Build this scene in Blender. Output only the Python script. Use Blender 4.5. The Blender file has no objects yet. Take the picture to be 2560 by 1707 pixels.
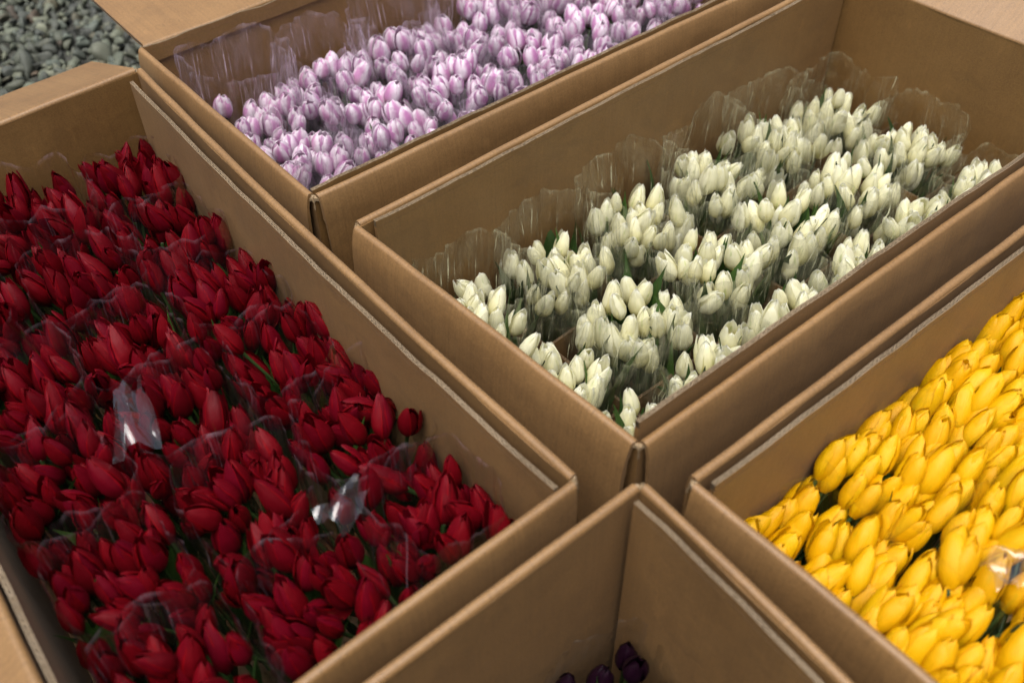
import bpy, bmesh, math, random
import numpy as np
from mathutils import Matrix, Vector, Quaternion
rnd = random.Random(11)
C = bpy.context.scene.collection
D = bpy.data
PI = math.pi
RIM = 0.45                       # height of the box rims above the gravel

# ------------------------------------------------------------------ camera
cam = D.cameras.new('camera'); cam.lens = 35.447; cam.sensor_width = 36; cam.sensor_fit = 'HORIZONTAL'
cam.clip_start = 0.05; cam.clip_end = 500
co = D.objects.new('camera', cam); C.objects.link(co)
PITCH, ROLL = math.radians(45.928), math.radians(-0.751)
fw = Vector((0, math.cos(PITCH), -math.sin(PITCH))); rt = Vector((1, 0, 0)); up = rt.cross(fw)
r2 = math.cos(ROLL)*rt + math.sin(ROLL)*up; u2 = -math.sin(ROLL)*rt + math.cos(ROLL)*up
CAMLOC = Vector((0, 0, RIM + .85))
M = Matrix((r2, u2, -fw)).transposed().to_4x4(); M.translation = CAMLOC
co.matrix_world = M
bpy.context.scene.camera = co
cam.dof.use_dof = True; cam.dof.focus_distance = 1.46; cam.dof.aperture_fstop = 3.3

# ------------------------------------------------------------------ sky, sun, exposure
SUN_EL, SUN_AZ = math.radians(77), math.radians(-158)      # azimuth clockwise from +Y: high, veiled sun behind the left shoulder
w = D.worlds.new('World'); bpy.context.scene.world = w; w.use_nodes = True
nt = w.node_tree; nt.nodes.clear()
sky = nt.nodes.new('ShaderNodeTexSky'); sky.sky_type = 'NISHITA'; sky.sun_disc = False
sky.sun_elevation = SUN_EL; sky.sun_rotation = SUN_AZ; sky.dust_density = 6.0; sky.ozone_density = 1.0
hsv = nt.nodes.new('ShaderNodeHueSaturation'); hsv.inputs['Saturation'].default_value = 0.8
bg = nt.nodes.new('ShaderNodeBackground'); bg.inputs[1].default_value = 0.05
wo = nt.nodes.new('ShaderNodeOutputWorld')
nt.links.new(sky.outputs[0], hsv.inputs['Color']); nt.links.new(hsv.outputs[0], bg.inputs[0]); nt.links.new(bg.outputs[0], wo.inputs[0])
sl = D.lights.new('sun', 'SUN'); sl.energy = 1.5; sl.angle = math.radians(60); sl.color = (1.0, .99, .97)
so = D.objects.new('sun', sl); C.objects.link(so)
sd = Vector((math.sin(SUN_AZ)*math.cos(SUN_EL), math.cos(SUN_AZ)*math.cos(SUN_EL), math.sin(SUN_EL)))
so.rotation_euler = sd.to_track_quat('Z', 'Y').to_euler(); so.location = sd*5
sc = bpy.context.scene
sc.view_settings.view_transform = 'Standard'; sc.view_settings.look = 'None'
sc.view_settings.exposure = 1.68; sc.view_settings.gamma = 1.0
try: sc.view_settings.use_curve_mapping = False
except Exception: pass
sc.cycles.transparent_max_bounces = 28; sc.cycles.max_bounces = 10; sc.cycles.diffuse_bounces = 3
sc.cycles.glossy_bounces = 3; sc.cycles.transmission_bounces = 6
sc.cycles.caustics_reflective = False; sc.cycles.caustics_refractive = False
sc.cycles.use_denoising = True; sc.cycles.use_adaptive_sampling = True; sc.cycles.adaptive_threshold = 0.015

def in_view(p, m=0.16):
    v = Vector(p) - CAMLOC; z = v.dot(fw)
    if z < .1: return False
    x = v.dot(r2)/z*35.447/36; y = v.dot(u2)/z*35.447/24
    return abs(x) < .5 + m and abs(y) < .5 + m*1.5

# ------------------------------------------------------------------ material helpers
def mat(name):
    m = D.materials.new(name); m.use_nodes = True
    n = m.node_tree.nodes; n.clear()
    return m, n, m.node_tree.links
def N(n, t, **kw):
    x = n.new('ShaderNode' + t)
    for k, v in kw.items():
        if k in x.bl_rna.properties: setattr(x, k, v)
        else: x.inputs[k.replace('_', ' ')].default_value = v
    return x
def mixc(n, l, fac, a, b, blend='MIX'):
    x = n.new('ShaderNodeMix'); x.data_type = 'RGBA'; x.blend_type = blend
    for sock, v in ((x.inputs[0], fac), (x.inputs[6], a), (x.inputs[7], b)):
        if hasattr(v, 'links'): l.new(v, sock)
        elif isinstance(v, (int, float)): sock.default_value = v
        else: sock.default_value = (*v, 1)
    return x.outputs[2]
def math_(n, l, op, a, b=None, c=None, clamp=False):
    x = n.new('ShaderNodeMath'); x.operation = op; x.use_clamp = clamp
    for i, v in enumerate((a, b, c)):
        if v is None: continue
        if hasattr(v, 'links'): l.new(v, x.inputs[i])
        else: x.inputs[i].default_value = v
    return x.outputs[0]
def ramp(n, l, fac, stops):
    x = n.new('ShaderNodeValToRGB'); e = x.color_ramp.elements
    while len(e) < len(stops): e.new(.5)
    for s, (p, c) in zip(e, stops): s.position = p; s.color = (*c, 1) if not isinstance(c, float) else (c, c, c, 1)
    l.new(fac, x.inputs[0]); return x.outputs[0]
def smooth(n, l, v, a, b):
    x = n.new('ShaderNodeMapRange'); x.interpolation_type = 'SMOOTHSTEP'
    l.new(v, x.inputs[0]); x.inputs[1].default_value = a; x.inputs[2].default_value = b
    return x.outputs[0]
def mapped(n, l, vec, scale):
    x = n.new('ShaderNodeMapping'); x.inputs['Scale'].default_value = scale; l.new(vec, x.inputs[0]); return x.outputs[0]
def noise(n, l, vec, scale, detail=4, rough=.55):
    x = n.new('ShaderNodeTexNoise'); x.inputs['Scale'].default_value = scale; x.inputs['Detail'].default_value = detail
    x.inputs['Roughness'].default_value = rough; l.new(vec, x.inputs['Vector']); return x.outputs['Fac']

def make_cardboard(name, lo, hi, flute=1.0):
    m, n, l = mat(name)
    uv = n.new('ShaderNodeTexCoord').outputs['UV']
    geo = n.new('ShaderNodeNewGeometry').outputs['Position']
    big = noise(n, l, geo, 9, 3)
    fib = noise(n, l, mapped(n, l, uv, (260, 900, 1)), 1, 5, .7)
    fine = noise(n, l, mapped(n, l, uv, (1500, 1500, 1)), 1, 2, .6)
    base = mixc(n, l, ramp(n, l, big, [(.3, 0.0), (.7, 1.0)]), lo, hi)
    base = mixc(n, l, math_(n, l, 'MULTIPLY', ramp(n, l, fib, [(.40, 0.0), (.60, 1.0)]), .5), base, tuple(x*.68 for x in lo))
    base = mixc(n, l, math_(n, l, 'MULTIPLY', ramp(n, l, fine, [(.50, 0.0), (.70, 1.0)]), .40), base, tuple(min(1, x*1.45) for x in hi))
    # flute ridges showing through the liner paper, broken into dashes
    sep = n.new('ShaderNodeSeparateXYZ'); l.new(uv, sep.inputs[0])
    wav = math_(n, l, 'SINE', math_(n, l, 'MULTIPLY', sep.outputs[0], 2*PI/.0068))
    brk = noise(n, l, mapped(n, l, uv, (140, 36, 1)), 1, 3, .7)
    dash = math_(n, l, 'MULTIPLY', smooth(n, l, wav, .72, 1.0), ramp(n, l, brk, [(.52, 0.0), (.66, 1.0)]))
    base = mixc(n, l, math_(n, l, 'MULTIPLY', dash, .55*flute), base, tuple(x*.35 for x in lo))
    strk = noise(n, l, mapped(n, l, uv, (230, 3.5, 1)), 1, 3, .6)
    base = mixc(n, l, math_(n, l, 'MULTIPLY', ramp(n, l, strk, [(.42, 0.0), (.62, 1.0)]), .30*max(flute, .4)), base, tuple(x*.62 for x in lo))
    mott = noise(n, l, geo, 420, 4, .75)
    base = mixc(n, l, math_(n, l, 'MULTIPLY', ramp(n, l, mott, [(.42, 0.0), (.60, 1.0)]), .38), base, tuple(min(1, x*1.30) for x in hi))
    scuff = math_(n, l, 'MULTIPLY', ramp(n, l, noise(n, l, mapped(n, l, geo, (30, 30, 9)), 1, 5, .8), [(.60, 0.0), (.70, 1.0)]), .22)
    base = mixc(n, l, scuff, base, tuple(min(1, x*1.6) for x in hi))
    stain = ramp(n, l, noise(n, l, mapped(n, l, geo, (5, 5, 8)), 1, 4, .55), [(.53, 0.0), (.56, 1.0), (.60, .5), (1, .4)])
    base = mixc(n, l, math_(n, l, 'MULTIPLY', stain, .16), base, tuple(x*.45 for x in lo))
    # scattered specks and smudges
    sp = noise(n, l, geo, 130, 2, .5)
    base = mixc(n, l, math_(n, l, 'MULTIPLY', ramp(n, l, sp, [(.70, 0.0), (.74, 1.0)]), .25), base, tuple(x*.4 for x in lo))
    bump = n.new('ShaderNodeBump'); bump.inputs['Strength'].default_value = .35; bump.inputs['Distance'].default_value = .0006
    dent = noise(n, l, geo, 16, 3, .6)
    hgt = math_(n, l, 'ADD', math_(n, l, 'ADD', math_(n, l, 'MULTIPLY', wav, .10*flute), math_(n, l, 'MULTIPLY', dent, 7.0)), math_(n, l, 'ADD', math_(n, l, 'MULTIPLY', fib, .5), math_(n, l, 'MULTIPLY', fine, .3)))
    l.new(hgt, bump.inputs['Height'])
    p = n.new('ShaderNodeBsdfPrincipled'); l.new(base, p.inputs['Base Color']); l.new(bump.outputs[0], p.inputs['Normal'])
    p.inputs['Roughness'].default_value = .52; p.inputs['Specular IOR Level'].default_value = .60; p.inputs['Sheen Weight'].default_value = .03; p.inputs['Sheen Roughness'].default_value = .5
    o = n.new('ShaderNodeOutputMaterial'); l.new(p.outputs[0], o.inputs[0]); return m
CARD = make_cardboard('kraft_cardboard', (.148, .0735, .0205), (.226, .124, .043))
CARD_IN = make_cardboard('kraft_liner', (.140, .069, .0165), (.200, .104, .029), .6)
EDGE = make_cardboard('cut_board_edge', (.145, .098, .050), (.25, .18, .105), 0)
FLUTE = make_cardboard('flute_paper', (.20, .135, .07), (.30, .215, .12), 0)

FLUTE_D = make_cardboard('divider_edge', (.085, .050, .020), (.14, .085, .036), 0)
HOLE_SHADE = make_cardboard('flute_hole_shade', (.025, .015, .007), (.04, .025, .012), 0)  # board top under the flutes coloured near-black as shade in the holes
def petal_mat(name, build, trans=.25, rough=.5, spec=.3, sheen=.0):
    m, n, l = mat(name)
    uvn = n.new('ShaderNodeTexCoord').outputs['UV']
    sep = n.new('ShaderNodeSeparateXYZ'); l.new(uvn, sep.inputs[0])
    u = math_(n, l, 'MULTIPLY_ADD', sep.outputs[0], 2.0, -1.0); v = sep.outputs[1]
    oi = n.new('ShaderNodeObjectInfo').outputs['Random']
    off = n.new('ShaderNodeVectorMath'); off.operation = 'ADD'; l.new(uvn, off.inputs[0])
    cmb = n.new('ShaderNodeCombineXYZ')
    for i in range(3): l.new(math_(n, l, 'MULTIPLY', oi, 37.0 + 11*i), cmb.inputs[i])
    l.new(cmb.outputs[0], off.inputs[1])
    vec = off.outputs[0]
    stri = noise(n, l, mapped(n, l, vec, (46, 2.2, 1)), 1, 4, .6)
    blot = noise(n, l, mapped(n, l, vec, (3.5, 3.0, 1)), 1, 3, .5)
    col = build(n, l, u, v, oi, stri, blot)
    bump = n.new('ShaderNodeBump'); bump.inputs['Strength'].default_value = .45; bump.inputs['Distance'].default_value = .0011
    l.new(stri, bump.inputs['Height'])
    p = n.new('ShaderNodeBsdfPrincipled'); l.new(col, p.inputs['Base Color']); l.new(bump.outputs[0], p.inputs['Normal'])
    p.inputs['Roughness'].default_value = rough; p.inputs['Specular IOR Level'].default_value = spec
    p.inputs['Sheen Weight'].default_value = sheen; p.inputs['Sheen Roughness'].default_value = .4
    t = n.new('ShaderNodeBsdfTranslucent'); l.new(col, t.inputs[0])
    mx = n.new('ShaderNodeMixShader'); mx.inputs[0].default_value = trans
    l.new(p.outputs[0], mx.inputs[1]); l.new(t.outputs[0], mx.inputs[2])
    o = n.new('ShaderNodeOutputMaterial'); l.new(mx.outputs[0], o.inputs[0]); return m
def b_red(n, l, u, v, oi, s, b):
    c = ramp(n, l, oi, [(0, (.095, .0002, .0035)), (.5, (.150, .0003, .0040)), (1, (.125, .0003, .009))])
    c = mixc(n, l, math_(n, l, 'MULTIPLY', s, .40), c, (.070, .0003, .003))
    rim_ = smooth(n, l, math_(n, l, 'ABSOLUTE', u), .80, 1.0)
    c = mixc(n, l, math_(n, l, 'MULTIPLY', rim_, .5), c, (.30, .0008, .003))
    back = math_(n, l, 'MULTIPLY', smooth(n, l, b, .58, .75), math_(n, l, 'SUBTRACT', 1.0, smooth(n, l, v, .15, .6)))
    return mixc(n, l, math_(n, l, 'MULTIPLY', back, .5), c, (.09, .025, .008))
def b_yel(n, l, u, v, oi, s, b):
    c = ramp(n, l, oi, [(0, (.70, .365, .0004)), (.6, (.74, .41, .0006)), (1, (.72, .44, .001))])
    c = mixc(n, l, math_(n, l, 'MULTIPLY', s, .30), c, (.66, .30, .0004))
    g = math_(n, l, 'MULTIPLY', math_(n, l, 'SUBTRACT', 1.0, smooth(n, l, math_(n, l, 'ABSOLUTE', u), .0, .35)), smooth(n, l, b, .55, .7))
    return mixc(n, l, math_(n, l, 'MULTIPLY', g, .35), c, (.36, .33, .01))
def b_whi(n, l, u, v, oi, s, b):
    c = mixc(n, l, smooth(n, l, v, .15, .85), (.76, .71, .34), (.89, .875, .65))
    c = mixc(n, l, smooth(n, l, oi, .3, 1.0), c, (.90, .89, .70))
    c = mixc(n, l, math_(n, l, 'MULTIPLY', smooth(n, l, v, .86, 1.0), .8), c, (.92, .93, .88))
    c = mixc(n, l, math_(n, l, 'MULTIPLY', s, .22), c, (.62, .56, .27))
    g = math_(n, l, 'MULTIPLY', math_(n, l, 'SUBTRACT', 1.0, smooth(n, l, math_(n, l, 'ABSOLUTE', u), .02, .30)), smooth(n, l, b, .52, .66))
    return mixc(n, l, math_(n, l, 'MULTIPLY', g, .55), c, (.40, .50, .14))
def b_lil(n, l, u, v, oi, s, b):
    a = math_(n, l, 'ABSOLUTE', u)
    k = math_(n, l, 'MULTIPLY_ADD', math_(n, l, 'POWER', v, 2.6), .42, a)
    k = math_(n, l, 'ADD', k, math_(n, l, 'MULTIPLY_ADD', b, .9, -.45))
    k = math_(n, l, 'ADD', k, math_(n, l, 'MULTIPLY_ADD', s, .35, -.17))
    whitem = smooth(n, l, k, .22, 1.05)
    c = ramp(n, l, oi, [(0, (.40, .13, .33)), (.5, (.48, .19, .41)), (1, (.55, .24, .42))])
    c = mixc(n, l, math_(n, l, 'MULTIPLY', s, .5), c, (.54, .29, .47))
    c = mixc(n, l, math_(n, l, 'MULTIPLY', math_(n, l, 'SUBTRACT', 1.0, smooth(n, l, v, .05, .45)), .45), c, (.42, .27, .22))
    return mixc(n, l, whitem, c, (.78, .70, .76))
def b_pur(n, l, u, v, oi, s, b):
    return mixc(n, l, s, (.004, .0005, .0035), (.014, .0011, .009))
PET = {'red': petal_mat('red_petal', b_red, .18, .50, .20), 'yellow': petal_mat('yellow_petal', b_yel, .28, .45, .3),
       'white': petal_mat('cream_petal', b_whi, .46, .48, .3, .08), 'lilac': petal_mat('lilac_petal', b_lil, .36, .45, .3, .08),
       'purple': petal_mat('purple_petal', b_pur, .15, .45, .3)}
def leaf_mat(name, a, b_):
    m, n, l = mat(name)
    uvn = n.new('ShaderNodeTexCoord').outputs['UV']
    oi = n.new('ShaderNodeObjectInfo').outputs['Random']
    st = noise(n, l, mapped(n, l, uvn, (40, 1.5, 1)), 1, 3)
    c = mixc(n, l, oi, a, b_); c = mixc(n, l, math_(n, l, 'MULTIPLY', st, .5), c, tuple(x*.5 for x in a))
    p = n.new('ShaderNodeBsdfPrincipled'); l.new(c, p.inputs['Base Color']); p.inputs['Roughness'].default_value = .42
    t = n.new('ShaderNodeBsdfTranslucent'); l.new(c, t.inputs[0])
    mx = n.new('ShaderNodeMixShader'); mx.inputs[0].default_value = .25
    l.new(p.outputs[0], mx.inputs[1]); l.new(t.outputs[0], mx.inputs[2])
    o = n.new('ShaderNodeOutputMaterial'); l.new(mx.outputs[0], o.inputs[0]); return m
LEAF = leaf_mat('tulip_leaf', (.016, .045, .008), (.060, .120, .022))
STEM = leaf_mat('tulip_stem', (.03, .062, .016), (.055, .10, .026))

def film_mat(name, ior, haze, hazecol, rough, boost, top, streak, line, band_):
    """Clear plastic: sees through, mirrors at grazing angles (up to TOP), milky along creases, at the cut rim and along its glued seam."""
    m, n, l = mat(name)
    tc = n.new('ShaderNodeTexCoord').outputs['UV']; sep = n.new('ShaderNodeSeparateXYZ'); l.new(tc, sep.inputs[0])
    glint_noise = noise(n, l, mapped(n, l, tc, (150, 1.8, 1)), 1, 3, .65)
    blot = noise(n, l, mapped(n, l, tc, (7, 4, 1)), 1, 3, .6)
    fr = n.new('ShaderNodeFresnel'); fr.inputs['IOR'].default_value = ior
    tr = n.new('ShaderNodeBsdfTransparent'); tr.inputs[0].default_value = (.992, .992, .99, 1)
    gl = n.new('ShaderNodeBsdfGlossy'); gl.inputs['Roughness'].default_value = rough
    df = n.new('ShaderNodeBsdfDiffuse'); df.inputs[0].default_value = (*hazecol, 1)
    # milky wrinkles: haze normal bent upward, brightening it as if facing the sky
    gn = n.new('ShaderNodeNewGeometry').outputs['Normal']
    va = n.new('ShaderNodeVectorMath'); va.operation = 'MULTIPLY_ADD'; l.new(gn, va.inputs[0]); va.inputs[1].default_value = (.45,)*3; va.inputs[2].default_value = (0, 0, .8)
    vb = n.new('ShaderNodeVectorMath'); vb.operation = 'NORMALIZE'; l.new(va.outputs[0], vb.inputs[0]); l.new(vb.outputs[0], df.inputs['Normal'])
    tl = n.new('ShaderNodeBsdfTranslucent'); tl.inputs[0].default_value = (*hazecol, 1)
    hz = n.new('ShaderNodeMixShader'); hz.inputs[0].default_value = .25; l.new(df.outputs[0], hz.inputs[1]); l.new(tl.outputs[0], hz.inputs[2])
    rim_ = math_(n, l, 'MULTIPLY', smooth(n, l, sep.outputs[1], .975, .999), smooth(n, l, blot, .40, .60))
    seam = math_(n, l, 'MULTIPLY', math_(n, l, 'LESS_THAN', math_(n, l, 'ABSOLUTE', math_(n, l, 'SUBTRACT', sep.outputs[0], 1.0)), .006),
                 smooth(n, l, sep.outputs[1], .5, .7))
    ca_ = n.new('ShaderNodeAttribute'); ca_.attribute_name = 'crease'; ca_.attribute_type = 'GEOMETRY'
    cre = math_(n, l, 'MULTIPLY', math_(n, l, 'POWER', ca_.outputs['Fac'], 5.0), band_)
    st = math_(n, l, 'MULTIPLY', math_(n, l, 'MULTIPLY', ramp(n, l, glint_noise, [(.60, 0.0), (.72, 1.0)]), smooth(n, l, blot, .42, .62)), streak)  # pale streaks painted as haze where sleeve pleats would glint
    st = math_(n, l, 'ADD', math_(n, l, 'MULTIPLY', st, smooth(n, l, sep.outputs[1], .30, .8)), cre)
    fac = math_(n, l, 'ADD', math_(n, l, 'ADD', st, haze), math_(n, l, 'MULTIPLY', math_(n, l, 'MAXIMUM', rim_, seam), line), clamp=True)
    m1 = n.new('ShaderNodeMixShader'); l.new(fac, m1.inputs[0])
    l.new(tr.outputs[0], m1.inputs[1]); l.new(hz.outputs[0], m1.inputs[2])
    m2 = n.new('ShaderNodeMixShader'); l.new(math_(n, l, 'MINIMUM', math_(n, l, 'MULTIPLY', fr.outputs[0], boost), top), m2.inputs[0])
    l.new(m1.outputs[0], m2.inputs[1]); l.new(gl.outputs[0], m2.inputs[2])
    o = n.new('ShaderNodeOutputMaterial'); l.new(m2.outputs[0], o.inputs[0]); return m
FILM = {'red': film_mat('clear_film_red_box', 1.45, .001, (.60, .42, .50), .04, .8, .26, .24, .10, .008),
        'white': film_mat('clear_film_white_box', 1.45, .002, (.80, .80, .52), .05, .8, .24, 1.2, .10, .05),
        'lilac': film_mat('clear_film_lilac_box', 1.45, .003, (.76, .60, .76), .05, .8, .24, 1.1, .12, .07),
        'yellow': film_mat('clear_film_yellow_box', 1.38, .001, (.85, .70, .10), .06, .4, .12, .08, .03, .04),
        'purple': film_mat('clear_film_purple_box', 1.40, .001, (.5, .5, .5), .06, .5, .14, .08, .08, .02)}
CRUMPLE = film_mat('crumpled_film', 1.7, .02, (.62, .62, .68), .09, 1.3, .26, .25, .0, .0)

# ------------------------------------------------------------------ mesh helpers
def mesh(name, verts, faces, uvs=None, mats=(), smooth_=True, midx=None):
    me = D.meshes.new(name); me.from_pydata([tuple(map(float, v)) for v in verts], [], faces)
    if uvs is not None:
        ul = me.uv_layers.new(name='UVMap'); a = np.empty((len(me.loops), 2), np.float32)
        li = np.empty(len(me.loops), np.int32); me.loops.foreach_get('vertex_index', li)
        a[:] = np.asarray(uvs, np.float32)[li]; ul.data.foreach_set('uv', a.ravel())
    for m in mats: me.materials.append(m)
    if midx is not None: me.polygons.foreach_set('material_index', midx)
    if smooth_: me.polygons.foreach_set('use_smooth', [True]*len(me.polygons))
    me.update(); return me
def link(name, me, parent=None, m=None):
    o = D.objects.new(name, me); C.objects.link(o)
    if parent is not None: o.parent = parent
    if m is not None: o.matrix_basis = m
    return o
def thing(name, label, cat, loc, group=None):
    o = D.objects.new(name, None); C.objects.link(o); o.location = loc; o.empty_display_size = .05
    o['label'] = label; o['category'] = cat
    if group: o['group'] = group
    return o
class VN:                          # cheap smooth value noise in one dimension
    def __init__(s, seed, n=64): r = random.Random(seed); s.a = [r.uniform(-1, 1) for _ in range(n)]
    def __call__(s, x):
        i = math.floor(x); f = x - i; f = f*f*(3 - 2*f); n = len(s.a)
        return s.a[i % n]*(1 - f) + s.a[(i + 1) % n]*f

# ------------------------------------------------------------------ boxes
T, RO, RI = .0046, .0058, .0012
seed_ = [100]
def sweep(name, p0, p1, n, prof, segs, parent, m, origin, bow=0., u0=0., u1=0., mitre=False, nz=.0008, ujit=0.0, taper=0.0, sharp=None):
    """Sweep a closed (outward, height) profile along the rim line p0->p1; n is the outward normal."""
    seed_[0] += 1; a = VN(seed_[0]); b = VN(seed_[0] + 5000); e0 = VN(seed_[0] + 9000); e1 = VN(seed_[0] + 12000)
    P0, P1, n = Vector((*p0, 0)), Vector((*p1, 0)), Vector((*n, 0))
    L = (P1 - P0).length; d = (P1 - P0)/L
    vs, uvs, fs = [], [], []; k = len(prof)
    cum = [0]
    for i in range(1, k + 1): cum.append(cum[-1] + math.hypot(prof[i % k][0] - prof[i-1][0], prof[i % k][1] - prof[i-1][1]))
    for i in range(segs + 1):
        t = i/segs
        for j in range(k):
            wj, zj = prof[j][0], prof[j][1]
            s0 = (-wj if mitre else u0) + taper*max(0, RIM - zj); s1 = L + wj if mitre else L - u1 - taper*max(0, RIM - zj)
            if ujit and i == 0: s0 += ujit*e0(zj*90 + j)
            if ujit and i == segs: s1 += ujit*e1(zj*90 + j)
            s = s0 + (s1 - s0)*t
            tt = s/L; bw = bow*4*tt*(1 - tt)
            q = P0 + d*s + n*(wj + bw + nz*a(s*14)) + Vector((0, 0, zj + nz*.8*b(s*17)*(1 if zj > .1 else 0)))
            vs.append(q - origin); uvs.append((s, cum[j]))
    for i in range(segs):
        for j in range(k):
            j2 = (j + 1) % k
            fs.append((i*k + j, i*k + j2, (i + 1)*k + j2, (i + 1)*k + j))
    fs.append(tuple(range(k))[::-1]); fs.append(tuple(segs*k + j for j in range(k)))
    me = mesh(name, vs, fs, uvs, [m])
    bm = bmesh.new(); bm.from_mesh(me); bmesh.ops.recalc_face_normals(bm, faces=bm.faces)
    for e in bm.edges: e.smooth = not (len(e.link_faces) == 2 and e.calc_face_angle(0) > .6)
    bm.to_mesh(me); bm.free()
    return link(name, me, parent)

def flap_profile(end_deg, length, spring=4.0, spring_len=.03, start=None):
    """Cross-section of a flap that folds over the rim: direction of travel starts straight up and turns outward to end_deg."""
    pts = []
    a = 180.0; stop = end_deg + 90 + (spring if end_deg < -40 else 0)
    steps = 10
    for i in range(steps + 1):
        al = math.radians(180 + (stop - 180)*i/steps)
        pts.append((RO*math.cos(al), RIM - RO + RO*math.sin(al), al))
    dirn = math.radians(stop - 90); x, z = pts[-1][0], pts[-1][1]
    m = 5
    for i in range(m):
        dd = math.radians(stop - 90 + (end_deg - (stop - 90))*(i + 1)/m)
        x += math.cos(dd)*spring_len/m; z += math.sin(dd)*spring_len/m; pts.append((x, z, dd + PI/2))
    rest = length - spring_len; dd = math.radians(end_deg)
    for i in range(3):
        x += math.cos(dd)*rest/3; z += math.sin(dd)*rest/3; pts.append((x, z, dd + PI/2))
    outer = [(p[0], p[1]) for p in pts]
    inner = [(p[0] - T*math.cos(p[2]), p[1] - T*math.sin(p[2])) for p in pts]
    return outer + inner[::-1]

def fluted_board(name, p0, d, n, length, w, z0a, z0b, depth, layers, lam, parent, origin, bowf=None, skew=0.0, mats=None):
    """A corrugated board standing on edge: liner papers with real flutes between them along its cut top edge, solid board below.
    p0: start of its centre line, d: direction, n: outward normal, w: thickness, z0a/z0b: top height at both ends, depth: down to."""
    seed_[0] += 1; nz = VN(seed_[0]); nt_ = VN(seed_[0] + 777)
    P0, d, n = Vector((*p0, 0)), Vector((*d, 0)), Vector((*n, 0))
    vs, uvs, fs, mi = [], [], [], []
    dep = .011
    def P(s, o, z): return P0 + d*s + n*(o + skew*s/length + (bowf(s/length) if bowf else 0) + .0006*nz(s*12)) + Vector((0, 0, z)) - origin
    def top(s): return z0a + (z0b - z0a)*s/length + .0015*nt_(s*22) + .0008*nz(s*140) - .003*max(0, nz(s*9 + 3) - .55)
    def strip(offs, ss, m, th, dz=0):
        """double-walled thin sheet following offs(s), from the top down by dep"""
        b = len(vs)
        for s, o in zip(ss, offs):
            for oo in (-th/2, th/2):
                vs.append(P(s, o + oo, top(s) - dz)); uvs.append((s, .5 + oo))
                vs.append(P(s, o + oo, top(s) - dep)); uvs.append((s, .5 + dep))
        for i in range(len(ss) - 1):
            a, c = b + i*4, b + (i + 1)*4
            fs.extend([(a, c, c + 2, a + 2), (a, a + 1, c + 1, c), (a + 2, c + 2, c + 3, a + 3)]); mi.extend([m, m, m])
    nl = layers
    off = [-w/2 + w*i/nl for i in range(nl + 1)]
    ns = max(4, int(length/.02)); ss = [length*i/ns for i in range(ns + 1)]
    for i, o in enumerate(off):
        o2 = o + (.0005 if i == 0 else (-.0005 if i == nl else 0))
        strip([o2]*len(ss), ss, 1, .0006)
    for i in range(nl):
        c, am = (off[i] + off[i+1])/2, (off[i+1] - off[i])/2 - .0009
        nf = max(8, int(length/lam*6)); ss2 = [length*k/nf for k in range(nf + 1)]
        ph = rnd.uniform(0, 6)
        strip([c + am*math.sin(2*PI*s/(lam*(1.0 + .25*i)) + ph) for s in ss2], ss2, 1, .0007, .0005)
    # solid board below the open flutes
    b = len(vs)
    for s in ss:
        z = top(s) - dep + .0003
        for o, zz in ((-w/2, z), (w/2, z), (w/2, depth), (-w/2, depth)):
            vs.append(P(s, o, zz)); uvs.append((s, z - zz if zz != z else 0))
    for i in range(len(ss) - 1):
        a, c = b + i*4, b + (i + 1)*4
        for j in range(4):
            fs.append((a + j, a + (j + 1) % 4, c + (j + 1) % 4, c + j)); mi.append(0 if j != 0 else 2)
    fs.extend([(b, b + 3, b + 2, b + 1), tuple(b + (len(ss) - 1)*4 + j for j in range(4))]); mi.extend([0, 0])
    # outer papers of the open part take the board colour on their outside
    me = mesh(name, vs, fs, uvs, mats or [CARD_IN, EDGE, HOLE_SHADE], smooth_=False, midx=mi)
    k = 0
    ln = len(ss) - 1
    for li_ in range(nl + 1):
        for q in range(ln):
            if li_ == 0: me.polygons[k + 1].material_index = 0
            if li_ == nl: me.polygons[k + 2].material_index = 0
            k += 3
    return link(name, me, parent)

def corner_fold(parent, origin, p, n1, n2, size=.012, dz=0.0):
    """A torn, crumpled scrap of board where two flaps part company at a corner of the rim."""
    vs, uvs, fs = [], [], []
    n1, n2 = Vector((*n1, 0)), Vector((*n2, 0)); r = random.Random(int((p[0]*7 + p[1]*3)*1e4))
    nu, nv = 9, 5
    for i in range(nu):
        a = (i/(nu - 1)*1.5 - .25)*PI/2
        dirv = n1*math.cos(a) + n2*math.sin(a)
        for j in range(nv):
            rad = -.0085 + .0095*j/(nv - 1) + r.uniform(-.0011, .0011)
            zz = RIM + dz - .003 - .004*abs(j - 1.6)/2.4 + r.uniform(-.0022, .0020) - (.010 if j == nv - 1 else 0)
            vs.append(Vector((p[0], p[1], zz)) + dirv*rad - origin); uvs.append((i*.003, j*.003))
    base = len(vs)
    for i in range(nu):
        for j in range(nv):
            vs.append(vs[i*nv + j] - Vector((0, 0, .0045))); uvs.append((i*.003, j*.003))
    for i in range(nu - 1):
        for j in range(nv - 1):
            q = (i*nv + j, i*nv + j + 1, (i + 1)*nv + j + 1, (i + 1)*nv + j)
            fs.append(q); fs.append(tuple(base + x for x in q[::-1]))
    for i in range(nu - 1):
        for j in (0, nv - 1):
            fs.append((i*nv + j, (i + 1)*nv + j, base + (i + 1)*nv + j, base + i*nv + j))
    for j in range(nv - 1):
        for i in (0, nu - 1):
            fs.append((i*nv + j, i*nv + j + 1, base + i*nv + j + 1, base + i*nv + j))
    link('torn_corner', mesh('torn_corner', vs, fs, uvs, [FLUTE], smooth_=False), parent)

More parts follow.
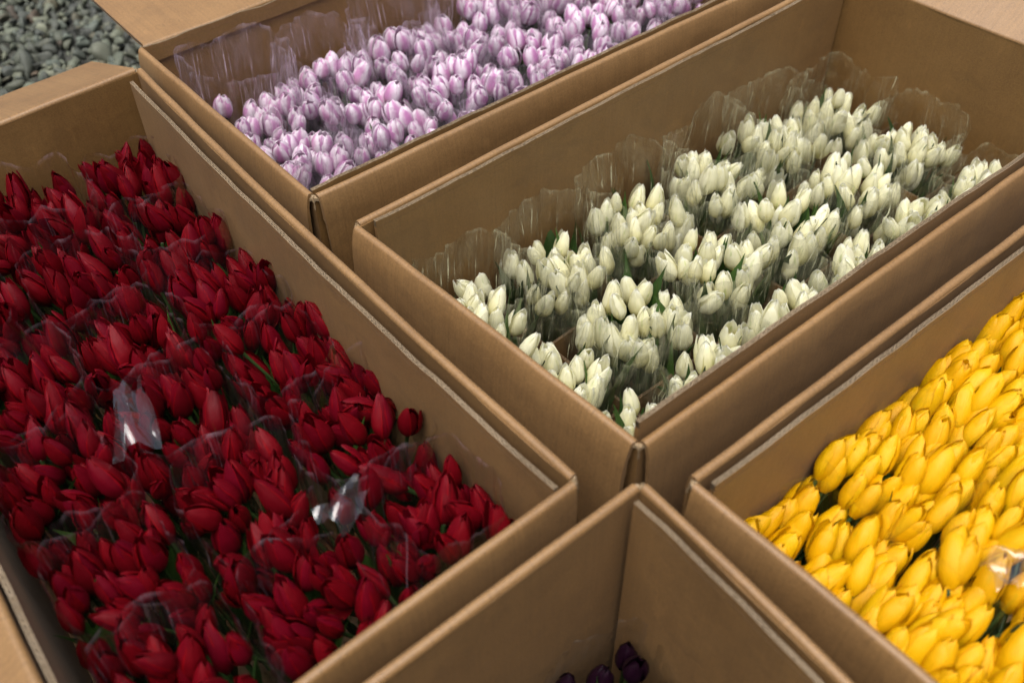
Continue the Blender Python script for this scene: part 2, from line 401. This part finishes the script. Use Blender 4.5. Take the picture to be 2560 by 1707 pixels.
#            corners (rear-left, rear-right, front-right, front-left), bows, flaps (end angle, length, spring), liners
BOX = {
 'lilac': dict(c=((-.6094, 1.5105), (.2037, 2.1906), (.5507, 1.7748), (-.2697, 1.1036)), bow=dict(front=-.0015, left=-.0004),
    flaps=dict(left=(-88.0, .25, 14, .035), front=(-87.5, .25, 14, .045), right=(-80, .25, 6, .03), rear=(2, .25, 0, .03)),
    liners=[('front', .007, .02, .0155, .0155, 0.0, 0.0)],
    label='open cardboard box of lilac and white tulips, its rear flap laid flat'),
 'white': dict(c=((-.208, 1.045), (.612, 1.7456), (.9718, 1.3531), (.1346, .6663)), bow=dict(front=-.0012, left=-.0008),
    flaps=dict(left=(-86.0, .25, 16, .045), front=(-88.2, .25, 14, .04), right=(34, .24, 0, .03), rear=(-88.5, .25, 8, .03)),
    liners=[('rear', .024, .012, .014, .0148, -.001, 0.0), ('front', .010, .012, .016, .015, .019, .001)],
    label='open cardboard box of cream white tulips standing in divider cells'),
 'yellow': dict(c=((.1818, .6197), (1.005, 1.2874), (1.3332, .884), (.5099, .2163)), bow=dict(left=-.005),
    flaps=dict(left=(-86.5, .25, 14, .04), front=(-80, .25, 6, .03), right=(-80, .25, 6, .03), rear=(-88.8, .25, 8, .03)),
    liners=[('rear', .0155, .012, .019, .024, -.001, 0.0)],
    label='open cardboard box filled to the brim with bright yellow tulips'),
 'purple': dict(c=((-.6872, -.0552), (.1311, .6206), (.4363, .1985), (-.382, -.4774)), bow=dict(right=.002, rear=.0005),
    flaps=dict(left=(122, .25, 0, .03), front=(122, .22, 0, .03), right=(-87.5, .25, 8, .03), rear=(-89, .25, 6, .03)),  # left and front flaps, unseen, raised inward to shade the inside
    liners=[('right', .0155, .012, .0195, .021, 0.0, 0.0)],
    label='open cardboard box with dark purple tulips deep in its shadowed bottom'),
 'red': dict(c=((-.9686, 1.1172), (-.5949, 1.4471), (.0666, .6237), (-.3331, .2851)), bow=dict(right=-.008, front=-.0008),
    flaps=dict(left=(-30, .25, 0, .03), front=(-88.8, .25, 10, .03), right=(-87.5, .25, 12, .03), rear=(-20, .20, 0, .03)),
    liners=[('right', .034, .006, .0262, .0255, -.001, -.001), ('left', .02, .01, .013, .013, 0.0, 0.0)],
    label='open cardboard box of deep red tulips beside the gravel, rear flap sloping outward'),
}
EDGES = dict(left=(0, 3), right=(1, 2), rear=(0, 1), front=(3, 2))
boxes = {}
for key, B in BOX.items():
    cs = [Vector(c) for c in B['c']]; ctr = sum(cs, Vector((0, 0)))/4
    origin = Vector((ctr.x, ctr.y, .004))
    root = thing('cardboard_box', B['label'], 'cardboard box', origin, 'cardboard flower boxes set side by side')
    boxes[key] = root; norms = {}
    for side, (i, j) in EDGES.items():
        p0, p1 = cs[i], cs[j]; d = (p1 - p0).normalized(); n = Vector((-d.y, d.x))
        if n.dot((p0 + p1)/2 - ctr) < 0: n = -n
        norms[side] = n; bow = B['bow'].get(side, 0)
        wl = sweep('wall', p0, p1, n, [(-RO, .004), (-RO, RIM - RO), (-RI, RIM - RO), (-RI, .004)], 24, root, CARD_IN, origin, bow, mitre=True)
        f = B['flaps'][side]
        fl = sweep('flap', p0, p1, n, flap_profile(*f), 36, root, CARD, origin, bow, u0=.007, u1=.007, ujit=.0012, taper=.02 if f[0] < -60 else (-.0 if f[0] > 0 else .03))
    # floor of the box
    vs = []
    for z in (0.0, .006):
        for c in cs:
            q = ctr + (c - ctr)*.968; vs.append(Vector((q.x, q.y, .004 + z + .001)) - origin)
    link('bottom', mesh('bottom', vs, [(3, 2, 1, 0), (4, 5, 6, 7), (0, 1, 5, 4), (1, 2, 6, 5), (2, 3, 7, 6), (3, 0, 4, 7)], [(v.x, v.y) for v in vs], [CARD_IN], False), root)
    for (ci, s1, s2) in ((0, 'left', 'rear'), (1, 'rear', 'right'), (2, 'right', 'front'), (3, 'front', 'left')):
        corner_fold(root, origin, cs[ci], norms[s1], norms[s2])
    for side, ua, ub, ia, ib, dza, dzb in B['liners']:
        i, j = EDGES[side]; p0, p1 = cs[i], cs[j]; d = (p1 - p0).normalized(); n = norms[side]; L = (p1 - p0).length
        bow = B['bow'].get(side, 0); ll = L - ua - ub
        fluted_board('inner_panel', p0 + d*ua - n*ia, d, n, ll, .0060, RIM + dza, RIM + dzb, .012, 2, .0076, root, origin,
                     bowf=lambda t, bow=bow: bow*4*t*(1 - t), skew=ia - ib)
    B.update(ctr=ctr, cs=cs, norms=norms, origin=origin)

# broken crease along the lilac box's rear fold: ruptured board showing its flutes
def crease(key, side, length, parent, start=.004):
    B = BOX[key]; i, j = EDGES[side]; p0, p1 = B['cs'][i], B['cs'][j]; d = (p1 - p0).normalized(); n = B['norms'][side]
    fluted_board('burst_crease', p0 + d*start - n*.0092, d, n, length, .0036, RIM - .0005, RIM - .0045, RIM - .03, 1, .0062, parent, B['origin'])
crease('lilac', 'rear', .62, boxes['lilac'])

# divider boards that make the cells of the white box
def bil(key, a, b, inset=.017):
    """point inside a box: a along left->right, b along rear->front, both 0..1 between the inner faces"""
    cs = BOX[key]['cs']; L = (cs[1] - cs[0]).length; W = (cs[3] - cs[0]).length
    fa = inset/L + a*(1 - 2*inset/L); fb = inset/W + b*(1 - 2*inset/W)
    return (cs[0]*(1 - fa) + cs[1]*fa)*(1 - fb) + (cs[3]*(1 - fa) + cs[2]*fa)*fb
DIV = RIM - .222
for a in (.158, .327, .497, .664, .833):
    p, q = bil('white', a, -.005), bil('white', a, 1.005); d = (q - p).normalized(); n = Vector((-d.y, d.x))
    fluted_board('divider', p, d, n, (q - p).length, .004, DIV, DIV - .002, .012, 1, .0052, boxes['white'], BOX['white']['origin'], mats=[CARD_IN, FLUTE_D, HOLE_SHADE])
for b in (.335, .668):
    p, q = bil('white', -.005, b), bil('white', 1.005, b); d = (q - p).normalized(); n = Vector((-d.y, d.x))
    fluted_board('divider', p, d, n, (q - p).length, .004, DIV - .006, DIV - .007, .012, 1, .0052, boxes['white'], BOX['white']['origin'], mats=[CARD_IN, FLUTE_D, HOLE_SHADE])

# ------------------------------------------------------------------ tulip parts (meshes shared by all copies)
def interp(pts, x):
    for (a, b), (c, d) in zip(pts, pts[1:]):
        if x <= c: t = (x - a)/(c - a); t = t*t*(3 - 2*t)*.35 + t*.65; return b + (d - b)*t
    return pts[-1][1]
KIND = {  # bud radius, height, distance of the petal's middle from the axis, petal half-width (both along the height), half-width in radii
 'red':    dict(R=.0168, H=.077, prof=[(0, .22), (.10, .62), (.25, .92), (.40, 1.0), (.60, .86), (.80, .54), (.93, .24), (1, .07)],
                wid=[(0, .40), (.12, .72), (.35, 1.0), (.60, .92), (.80, .66), (.92, .38), (1, .03)], W=.88),
 'yellow': dict(R=.0180, H=.076, prof=[(0, .28), (.10, .68), (.25, .95), (.42, 1.0), (.62, .92), (.82, .66), (.94, .36), (1, .14)],
                wid=[(0, .45), (.12, .76), (.38, 1.0), (.65, .98), (.84, .78), (.95, .46), (1, .08)], W=1.04),
 'white':  dict(R=.0154, H=.060, prof=[(0, .26), (.10, .68), (.25, .96), (.38, 1.0), (.60, .84), (.80, .54), (.93, .28), (1, .12)],
                wid=[(0, .45), (.12, .76), (.38, 1.0), (.62, .92), (.82, .64), (.94, .40), (1, .10)], W=1.06),
 'lilac':  dict(R=.0170, H=.050, prof=[(0, .30), (.10, .72), (.25, .97), (.42, 1.0), (.64, .92), (.83, .66), (.94, .38), (1, .16)],
                wid=[(0, .45), (.12, .76), (.38, 1.0), (.65, .97), (.84, .76), (.95, .50), (1, .12)], W=1.10),
 'purple': dict(R=.0160, H=.060, prof=[(0, .28), (.10, .70), (.25, .97), (.40, 1.0), (.60, .86), (.80, .56), (.93, .28), (1, .08)],
                wid=[(0, .40), (.12, .72), (.35, 1.0), (.60, .92), (.80, .66), (.92, .38), (1, .03)], W=1.05)}
def petal_mesh(kind, inner, seed):
    K = KIND[kind]; r = random.Random(seed); nu, nv = 9, 13
    R = K['R']*(.84 if inner else 1.0)*r.uniform(.94, 1.05); H = K['H']*(r.uniform(.97, 1.03) if inner else r.uniform(.92, 1.03))
    W = K['R']*K['W']*r.uniform(.90, 1.07)*(.92 if inner else 1.0)
    lean = r.uniform(-.10, .10); asym = r.uniform(-.12, .12); ruf = VN(seed + 1); ruf2 = VN(seed + 2)
    tipout = r.uniform(-.05, .10)
    vs, uvs, fs = [], [], []
    for j in range(nv):
        v = (j/(nv - 1))**.92
        rr = R*interp(K['prof'], v); ww = W*interp(K['wid'], v)
        if v > .8: rr += K['R']*tipout*(v - .8)/.2
        rc = max(R*(.55 + .45*min(1, v*4))*.96, .5*K['R'])*(1 - .25*max(0, v - .6)/.4)
        for i in range(nu):
            u = -1 + 2*i/(nu - 1)
            s_ = u*ww*(1 + .05*ruf2(6*v + 3*u))
            a = s_/rc
            x = rr - rc*(1 - math.cos(a)) + R*.05*u*(-1 if inner else 1)
            y = rc*math.sin(a) + R*lean*v + R*asym*v*v
            x -= R*.045*math.exp(-(u/.20)**2)*math.sin(PI*min(1, v*1.1))
            x += R*.07*ruf(3*u + 9*v)*abs(u)**2 + R*.05*ruf2(2.2*u + 4*v)
            z = H*(v**.95) - .03*H*(abs(u)**1.8)*(v > .3) + (.034 if kind in ('white', 'lilac') else .018)*H*ruf(9*u + 31)*v**3
            vs.append((x, y, z)); uvs.append(((u + 1)/2, v))
    for j in range(nv - 1):
        for i in range(nu - 1): fs.append((j*nu + i, j*nu + i + 1, (j + 1)*nu + i + 1, (j + 1)*nu + i))
    return mesh('petal', vs, fs, uvs, [PET[kind]])
def stem_mesh(seed, length=.26):
    r = random.Random(seed); vs, fs, uvs = [], [], []; k = 6; bx, by = r.uniform(-.02, .02), r.uniform(-.02, .02)
    rows = [(0.0015, .0052), (-.002, .0042), (-.02, .0031), (-.09, .0033), (-length, .0036)]
    for z, rad in rows:
        t = -z/length
        for i in range(k):
            a = 2*PI*i/k; vs.append((rad*math.cos(a) + bx*t*t, rad*math.sin(a) + by*t*t, z)); uvs.append((i/k, t))
    for j in range(len(rows) - 1):
        for i in range(k): fs.append((j*k + i, (j + 1)*k + i, (j + 1)*k + (i + 1) % k, j*k + (i + 1) % k))
    fs.append(tuple(range(k)))
    return mesh('stem', vs, fs, uvs, [STEM])
def leaf_mesh(seed):
    r = random.Random(seed); L = 1.0; nu, nv = 5, 9; vs, fs, uvs = [], [], []
    bend = r.uniform(.10, .45); tw = r.uniform(-.7, .7); fold = r.uniform(.25, .6); wv = VN(seed)
    for j in range(nv):
        v = j/(nv - 1); wd = .085*(math.sin(PI*min(1, .12 + v*.92))**.8)*(1 - v**6) + .002
        x = bend*v*v*.6; z = v*(1 - .12*bend*v)
        for i in range(nu):
            u = -1 + 2*i/(nu - 1); a = tw*v
            y = u*wd; xx = x + abs(u)*wd*fold + .012*wv(v*4 + u)
            vs.append((xx*math.cos(a) - y*math.sin(a), xx*math.sin(a) + y*math.cos(a), z)); uvs.append(((u + 1)/2, v))
    for j in range(nv - 1):
        for i in range(nu - 1): fs.append((j*nu + i, j*nu + i + 1, (j + 1)*nu + i + 1, (j + 1)*nu + i))
    return mesh('leaf', vs, fs, uvs, [LEAF])
PM = {k: ([petal_mesh(k, False, 40 + i) for i in range(6)], [petal_mesh(k, True, 70 + i) for i in range(5)]) for k in KIND}
SM = [stem_mesh(i) for i in range(4)]
LM = [leaf_mesh(i) for i in range(6)]

def tulip(parent, pos, axis, kind, scale, openness):
    """One tulip: its own mesh is the stem, its children are the six petals."""
    q = Vector((0, 0, 1)).rotation_difference(axis.normalized())
    m = Matrix.Translation(pos) @ q.to_matrix().to_4x4() @ Matrix.Rotation(rnd.uniform(0, 6.283), 4, 'Z') @ Matrix.Scale(scale, 4)
    o = link('tulip', rnd.choice(SM), parent, m)
    out, inn = PM[kind]
    for k in range(6):
        inner = k >= 3
        me = rnd.choice(inn if inner else out)
        ang = (k % 3)*2*PI/3 + (PI/3 if inner else 0) + rnd.gauss(0, .10)
        tilt = (openness*(.5 if inner else 1.0)) + rnd.gauss(0, .030)
        if not inner and rnd.random() < .06: tilt += rnd.uniform(.08, .28)
        s = rnd.uniform(.95, 1.04)
        pm = Matrix.Rotation(ang, 4, 'Z') @ Matrix.Rotation(tilt, 4, 'Y') @ Matrix.Diagonal((s, s, s*rnd.uniform(.95, 1.05), 1))
        link('petal', me, o, pm)
    return o

class VN2:                         # the same in two dimensions, periodic along the first
    def __init__(s, seed): r = random.Random(seed); s.a = [[r.uniform(-1, 1) for _ in range(32)] for _ in range(128)]
    def __call__(s, x, y, per):
        i, j = math.floor(x), math.floor(y); f, g = x - i, y - j
        f = f*f*(3 - 2*f); g = g*g*(3 - 2*g); i0, i1 = i % per, (i + 1) % per; a = s.a
        return (a[i0][j % 32]*(1 - f) + a[i1][j % 32]*f)*(1 - g) + (a[i0][(j + 1) % 32]*(1 - f) + a[i1][(j + 1) % 32]*f)*g
SLEEVE = {  # height above the tips, pleat amplitude, pleat frequencies, large crumple, small crumple, raggedness of the rim
 'white':  dict(rise=.034, amp=.0030, freq=(11, 19, 29), crump=.014, fine=.0038, rimv=.015),
 'lilac':  dict(rise=.044, amp=.0028, freq=(7, 13, 23), crump=.022, fine=.0050, rimv=.020),
 'red':    dict(rise=.018, amp=.0008, freq=(4, 7, 11), crump=.019, fine=.0032, rimv=.018),
 'yellow': dict(rise=.002, amp=.0012, freq=(5, 9, 16), crump=.012, fine=.0030, rimv=.014),
 'purple': dict(rise=.050, amp=.0016, freq=(7, 13, 22), crump=.012, fine=.0030, rimv=.020)}
def sleeve(parent, kind, centre, ex, ey, hx, hy, ztip, seed, rise=None):
    """A clear plastic cone round the bunch, pleated, crumpled and ragged at its open top. Coordinates relative to the bunch."""
    S = SLEEVE[kind]; r = random.Random(seed); nt_, nh = 156, 20
    rise = S['rise'] if rise is None else rise
    ph = [r.uniform(0, 6.28) for _ in range(8)]; rv = VN(seed + 7, 37); c2d = VN2(seed + 11); f2d = VN2(seed + 17)
    ztop = ztip + rise; vs, fs, uvs, cre = [], [], [], []
    lean = (r.uniform(-.014, .014), r.uniform(-.014, .014)); nl = r.choice((4, 5, 6, 7))
    amps = [r.uniform(.2, 1.0) for _ in range(3)]; shear = r.uniform(-.25, .25)
    for j in range(nh):
        t = (j/(nh - 1))**.8
        for i in range(nt_):
            th = 2*PI*i/nt_; q = th/(2*PI)
            c, s = math.cos(th), math.sin(th)
            p = 4.5; sq = (abs(c)**p + abs(s)**p)**(-1/p)
            g = .42 + .58*min(1, t/.62)**.75
            lobes = 1 - abs(((q*nl + rv(q*5)*.35) % 1)*2 - 1)
            zt = ztop + S['rimv']*(lobes - .6) + S['rimv']*.7*c2d(q*6, 9.5, 6) + S['rimv']*.22*c2d(q*24, 20.5, 24)
            z = .012 + (zt - .012)*t
            up_ = max(0, (t - .48)/.52)
            pl = sum(a*math.cos(f*(th + shear*t) + k + 1.2*math.sin(2*th + k)) for a, f, k in zip(amps, S['freq'], ph))*S['amp']*up_**1.2
            big = c2d(q*7, t*3.2, 7); rid = 1 - abs(f2d(q*22 + .8*t, t*5.5, 22)); rid2 = 1 - abs(f2d(q*41 - 1.5*t, t*9 + 7, 41))
            cr = S['crump']*up_**1.6*(big - .35) + S['fine']*up_*(2*rid**2 - 1) + S['fine']*.45*up_*(2*rid2**2 - 1)
            k = sq*g
            x = c*k*hx + c*(pl + cr) + lean[0]*up_**1.5
            y = s*k*hy + s*(pl + cr) + lean[1]*up_**1.5
            o = centre + ex*x + ey*y
            vs.append((o.x, o.y, z)); uvs.append((q*2.2, t)); cre.append(max(rid, rid2*.9)*min(1, up_*1.5))
    for j in range(nh - 1):
        for i in range(nt_):
            i2 = (i + 1) % nt_
            fs.append((j*nt_ + i, j*nt_ + i2, (j + 1)*nt_ + i2, (j + 1)*nt_ + i))
    me = mesh('plastic_sleeve', vs, fs, uvs, [FILM[kind]])
    at = me.attributes.new('crease', 'FLOAT', 'POINT'); at.data.foreach_set('value', np.asarray(cre, np.float32))
    return link('plastic_sleeve', me, parent)

ORD = ['first', 'second', 'third', 'fourth', 'fifth', 'sixth']
FILL = {
 'white':  dict(nb=6, nc=3, n=22, tip=-.160, jit=.012, dome=.016, open=.0, lean=(0, 0, 0), spread=.77, leaves=15, scale=(.76, 1.06), tilt=.16),
 'lilac':  dict(nb=6, nc=3, n=23, tip=-.122, jit=.015, dome=.014, open=.03, lean=(0, 0, 0), spread=.97, leaves=5, scale=(.74, 1.06), tilt=.17),
 'red':    dict(nb=3, nc=6, n=28, tip=-.100, jit=.018, dome=.014, open=.0, lean=(-.12, .05, 0), spread=.99, leaves=2, scale=(.70, 1.05), tilt=.19),
 'yellow': dict(nb=6, nc=3, n=35, tip=-.080, jit=.010, dome=.010, open=.0, lean=(.80, .0, 0), spread=.99, leaves=4, scale=(.68, .98), tilt=.17),
 'purple': dict(nb=6, nc=3, n=20, tip=-.224, jit=.012, dome=.010, open=.02, lean=(0, 0, 0), spread=.9, leaves=11, scale=(.85, 1.05), tilt=.14)}
WORDS = {
 'white':  ('cream white tulip bunch, %s cell from the red box, %s', ('row by the lilac box', 'middle row', 'row by the yellow box'), 'cream white tulip bunches in the divider cells'),
 'lilac':  ('lilac tulip bunch, %s column from the red box, %s', ('row along the rear wall', 'middle row', 'row beside the white box'), 'lilac and white tulip bunches'),
 'red':    ('deep red tulip bunch, %s row from the gravel side, %s', ('column by the folded out flap', 'middle column', 'column along the tall inner panel'), 'deep red tulip bunches'),
 'yellow': ('bright yellow tulip bunch, %s column from the purple box, %s', ('row by the white box', 'middle row', 'row farthest from the white box'), 'bright yellow tulip bunches'),
 'purple': ('dark purple tulip bunch, %s column from the yellow box, %s', ('row along the rear wall', 'middle row', 'row farthest from the rear wall'), 'dark purple tulip bunches')}
count = 0
for key, F in FILL.items():
    cs = BOX[key]['cs']; ex = (cs[1] - cs[0]).normalized(); ey = (cs[3] - cs[0]).normalized()
    ex3, ey3 = Vector((*ex, 0)), Vector((*ey, 0))
    Lx = (cs[1] - cs[0]).length; Ly = (cs[3] - cs[0]).length; inset = dict(red=.029, yellow=.024).get(key, .024)
    hx = (Lx - 2*inset)/F['nb']/2; hy = (Ly - 2*inset)/F['nc']/2
    for ib in range(F['nb']):
        for ic in range(F['nc']):
            c2 = bil(key, (ib + .5)/F['nb'], (ic + .5)/F['nc'], inset)
            ztip = RIM + F['tip'] + rnd.uniform(-.010, .010)
            if key == 'red' and ic == 0: ztip += .012
            if key == 'white' and ib == 5: ztip -= .030
            if key == 'white' and ib == 4: ztip -= .012
            if key == 'yellow': ztip -= (.028 if ib == 0 else 0) + (.022 if ic == 0 else 0)
            if not any(in_view((c2.x + dx, c2.y + dy, ztip), .10) for dx in (-.07, .07) for dy in (-.07, .07)): continue
            if key == 'red': lab = WORDS[key][0] % (ORD[ic], WORDS[key][1][ib])
            elif key == 'purple': lab = WORDS[key][0] % (ORD[5 - ib], WORDS[key][1][ic])
            else: lab = WORDS[key][0] % (ORD[ib], WORDS[key][1][ic])
            origin = Vector((c2.x, c2.y, .012))
            root = thing('tulip_bunch', lab, 'tulip bunch', origin, WORDS[key][2])
            # heads: best-candidate scatter in the cell
            pts = []
            for _ in range(F['n'] + rnd.randint(-1, 1)):
                best = None
                for _t in range(14):
                    a, b = rnd.uniform(-1, 1)*F['spread'], rnd.uniform(-1, 1)*F['spread']
                    dd = min([math.hypot((a - p[0])*hx, (b - p[1])*hy) for p in pts], default=1)
                    if key == 'red' and ic == 1: b = -1 + (b + 1)*.74      # this row of bunches stands clear of the next
                    if best is None or dd > best[0]: best = (dd, a, b)
                pts.append(best[1:])
            H = KIND[key]['H']; Rb = KIND[key]['R']
            for a, b in pts:
                rr = math.hypot(a, b)
                s = rnd.uniform(*F['scale'])
                ax = Vector((0, 0, 1)) + ex3*(a*.16 + rnd.gauss(0, F['tilt'])) + ey3*(b*.16 + rnd.gauss(0, F['tilt'])) + ex3*F['lean'][0] - ey3*F['lean'][1]
                if rnd.random() < .05: ax += ex3*rnd.uniform(-.6, .6) + ey3*rnd.uniform(-.6, .6)
                if (ib == 0 and a < -.6 and ax.dot(ex3) < 0) or (ib == F['nb'] - 1 and a > .6 and ax.dot(ex3) > 0): ax -= ex3*ax.dot(ex3)*.9
                if (ic == 0 and b < -.6 and ax.dot(ey3) < 0) or (ic == F['nc'] - 1 and b > .6 and ax.dot(ey3) > 0): ax -= ey3*ax.dot(ey3)*.9
                ax.normalize()
                zt = ztip + F['dome']*(.6 - rr) + rnd.gauss(0, F['jit'])
                bx = max(-hx + Rb*.7, min(hx - Rb*.7, a*hx)); by = max(-hy + Rb*.7, min(hy - Rb*.7, b*hy))
                tip = Vector((c2.x, c2.y, zt)) + ex3*bx + ey3*by + ex3*F['lean'][0]*.03
                pos = tip - ax*H*s
                if not in_view(tip, .09): continue
                tulip(root, pos - origin, ax, key, s, F['open'] + rnd.gauss(.008, .03) + (rnd.uniform(.04, .14) if rnd.random() < .15 else 0)); count += 1
            # leaves: a few blades between the heads, and a darker undergrowth of blades beneath them
            for k in range(F['leaves'] + (18 if key == 'red' else 12)):
                low = k >= F['leaves']
                a, b = rnd.uniform(-.85, .85), rnd.uniform(-.85, .85)
                zt = ztip - ((.052 if key == 'red' else .070) if low else (-.006 if key == 'white' else .006)) + rnd.uniform(-.025, .015)
                Lf = rnd.uniform(.13, .19)
                pos = Vector((a*hx*.8, b*hy*.8, 0)); pos = ex3*pos.x + ey3*pos.y + Vector((0, 0, zt - Lf - .012))
                m = Matrix.Translation(pos) @ Matrix.Rotation(rnd.uniform(0, 6.28), 4, 'Z') @ Matrix.Rotation(rnd.gauss(0, .16), 4, 'X') @ Matrix.Diagonal((Lf*1.15, Lf*1.15, Lf, 1))
                link('leaf', rnd.choice(LM), root, m)
            rise = SLEEVE[key]['rise'] + rnd.uniform(-.012, .012)
            if key == 'white' and ic == 0: rise += .036
            if key == 'lilac' and ic == 0: rise += .040
            if key == 'lilac' and ib == 0: rise += .022
            if key in ('red', 'yellow') and rnd.random() < .35: rise += .02
            rise = min(rise, RIM - ztip + .012)
            sleeve(root, key, Vector((0, 0)), ex, ey, hx*.99, hy*.99, ztip - .012, 900 + ib*31 + ic*7 + len(key), rise)
            BOX[key].setdefault('bunch', {})[(ib, ic)] = (root, origin)

# crumpled ends of film that catch the sky
def crumple(key, pos, sx, sy, seed, rotz):
    pos = Vector(pos); r = random.Random(seed)
    root, origin = min(BOX[key]['bunch'].values(), key=lambda t: (t[1] - Vector((pos.x, pos.y, .012))).length)
    nx, ny = 6, 6; vs, fs, uvs = [], [], []
    R_ = Matrix.Rotation(rotz, 3, 'Z')
    for j in range(ny):
        for i in range(nx):
            u, v = i/(nx - 1) - .5, j/(ny - 1) - .5
            q = R_ @ Vector((u*sx*(1 - .5*(v + .5)) + r.uniform(-.1, .1)*sx/nx*3, v*sy + r.uniform(-.1, .1)*sy/ny*3, 0))
            z = .013*math.sin(u*7 + v*3 + seed) + r.uniform(-.006, .006) - .5*abs(v)*sy*.5
            vs.append(q + Vector((0, 0, z)) + pos - origin); uvs.append((u*.3, v*.3))
    for j in range(ny - 1):
        for i in range(nx - 1):
            a, b, c, d = j*nx + i, j*nx + i + 1, (j + 1)*nx + i + 1, (j + 1)*nx + i
            if r.random() < .5: fs += [(a, b, c), (a, c, d)]
            else: fs += [(a, b, d), (b, c, d)]
    link('film_fold', mesh('film_fold', vs, fs, uvs, [CRUMPLE], smooth_=True), root)
crumple('red', (-.46, .79, RIM - .075), .06, .11, 3, .3)
crumple('red', (-.19, .657, RIM - .075), .05, .06, 8, -.6)
crumple('yellow', (.50, .545, RIM - .05), .06, .04, 5, .4)

# ------------------------------------------------------------------ ground and gravel
m, n, l = mat('gravel_bed')
geo = n.new('ShaderNodeNewGeometry').outputs['Position']
vo = n.new('ShaderNodeTexVoronoi'); vo.inputs['Scale'].default_value = 34; l.new(geo, vo.inputs['Vector'])
vc = ramp(n, l, noise(n, l, vo.outputs['Color'], 1.0, 0), [(.3, (.008, .009, .007)), (.5, (.02, .021, .017)), (.7, (.04, .04, .03))])
gp = n.new('ShaderNodeBsdfPrincipled'); gp.inputs['Roughness'].default_value = .8
l.new(vc, gp.inputs['Base Color'])
bp_ = n.new('ShaderNodeBump'); bp_.inputs['Distance'].default_value = .01; bp_.invert = True; l.new(vo.outputs['Distance'], bp_.inputs['Height']); l.new(bp_.outputs[0], gp.inputs['Normal'])
oo = n.new('ShaderNodeOutputMaterial'); l.new(gp.outputs[0], oo.inputs[0])
g = link('ground', mesh('ground', [(-150, -150, -.012), (150, -150, -.012), (150, 150, -.012), (-150, 150, -.012)], [(0, 1, 2, 3)], None, [m], False)); g['kind'] = 'structure'
m, n, l = mat('gravel_stone')
at = n.new('ShaderNodeAttribute'); at.attribute_name = 'stone'; at.attribute_type = 'GEOMETRY'
gn = noise(n, l, n.new('ShaderNodeNewGeometry').outputs['Position'], 160, 4)
p = n.new('ShaderNodeBsdfPrincipled'); p.inputs['Roughness'].default_value = .7
l.new(mixc(n, l, math_(n, l, 'MULTIPLY', gn, .6), at.outputs['Color'], (.06, .06, .05)), p.inputs['Base Color'])
oo = n.new('ShaderNodeOutputMaterial'); l.new(p.outputs[0], oo.inputs[0])
rng = np.random.RandomState(5)
bm = bmesh.new(); bmesh.ops.create_icosphere(bm, subdivisions=2, radius=1); bm.verts.ensure_lookup_table()
SV = np.array([v.co[:] for v in bm.verts]); SF = np.array([[v.index for v in f.verts] for f in bm.faces]); bm.free()
shapes = []
for k in range(10):
    P = SV.copy()
    for _ in range(9):                                # facet the pebble with random cutting planes
        d = rng.normal(size=3); d /= np.linalg.norm(d); h = rng.uniform(.36, .75)
        e = P @ d - h; P -= np.outer(np.maximum(e, 0), d)
    shapes.append(P)
NS = 11000
allv = np.empty((NS, len(SV), 3)); cols = np.empty((NS, 4), np.float32)
pal = np.array([(.20, .21, .17), (.30, .30, .24), (.12, .125, .115), (.24, .20, .14), (.36, .35, .29), (.17, .19, .18), (.26, .15, .10), (.08, .085, .085)])
pw = np.array([.24, .18, .16, .11, .08, .14, .03, .06])
for i in range(NS):
    while True:
        x, y = rng.uniform(-2.6, -.5), rng.uniform(1.1, 3.9)
        if y > 1.25 - .9*(x + 1.0): break
    s = .0175*math.exp(rng.normal(0, .30)); sc3 = s*np.array([rng.uniform(.9, 1.5), rng.uniform(.7, 1.05), rng.uniform(.4, .7)])
    P = shapes[rng.randint(10)]*sc3
    q = Quaternion((1, *(rng.normal(0, .35, 2)), 0)).normalized() @ Quaternion((0, 0, 1), rng.uniform(0, 6.28))
    R = np.array(q.to_matrix())
    allv[i] = P @ R.T + np.array([x, y, rng.uniform(-.012, .014)])
    c = pal[rng.choice(8, p=pw)]*rng.uniform(.45, 1.6)*.36*np.array([.92, 1.0, .80]); cols[i] = (*c, 1)
me = D.meshes.new('gravel'); nvv = NS*len(SV); nf = NS*len(SF)
me.vertices.add(nvv); me.vertices.foreach_set('co', allv.reshape(-1).astype(np.float32))
F_ = (SF[None] + (np.arange(NS)*len(SV))[:, None, None]).reshape(-1)
me.loops.add(nf*3); me.loops.foreach_set('vertex_index', F_.astype(np.int32))
me.polygons.add(nf); me.polygons.foreach_set('loop_start', (np.arange(nf)*3).astype(np.int32))
me.update(calc_edges=True); me.validate()
ca = me.color_attributes.new('stone', 'FLOAT_COLOR', 'POINT'); ca.data.foreach_set('color', np.repeat(cols, len(SV), axis=0).reshape(-1))
me.materials.append(m)
gr = link('gravel', me); gr['kind'] = 'stuff'
print('tulips', count, 'objects', len(D.objects))
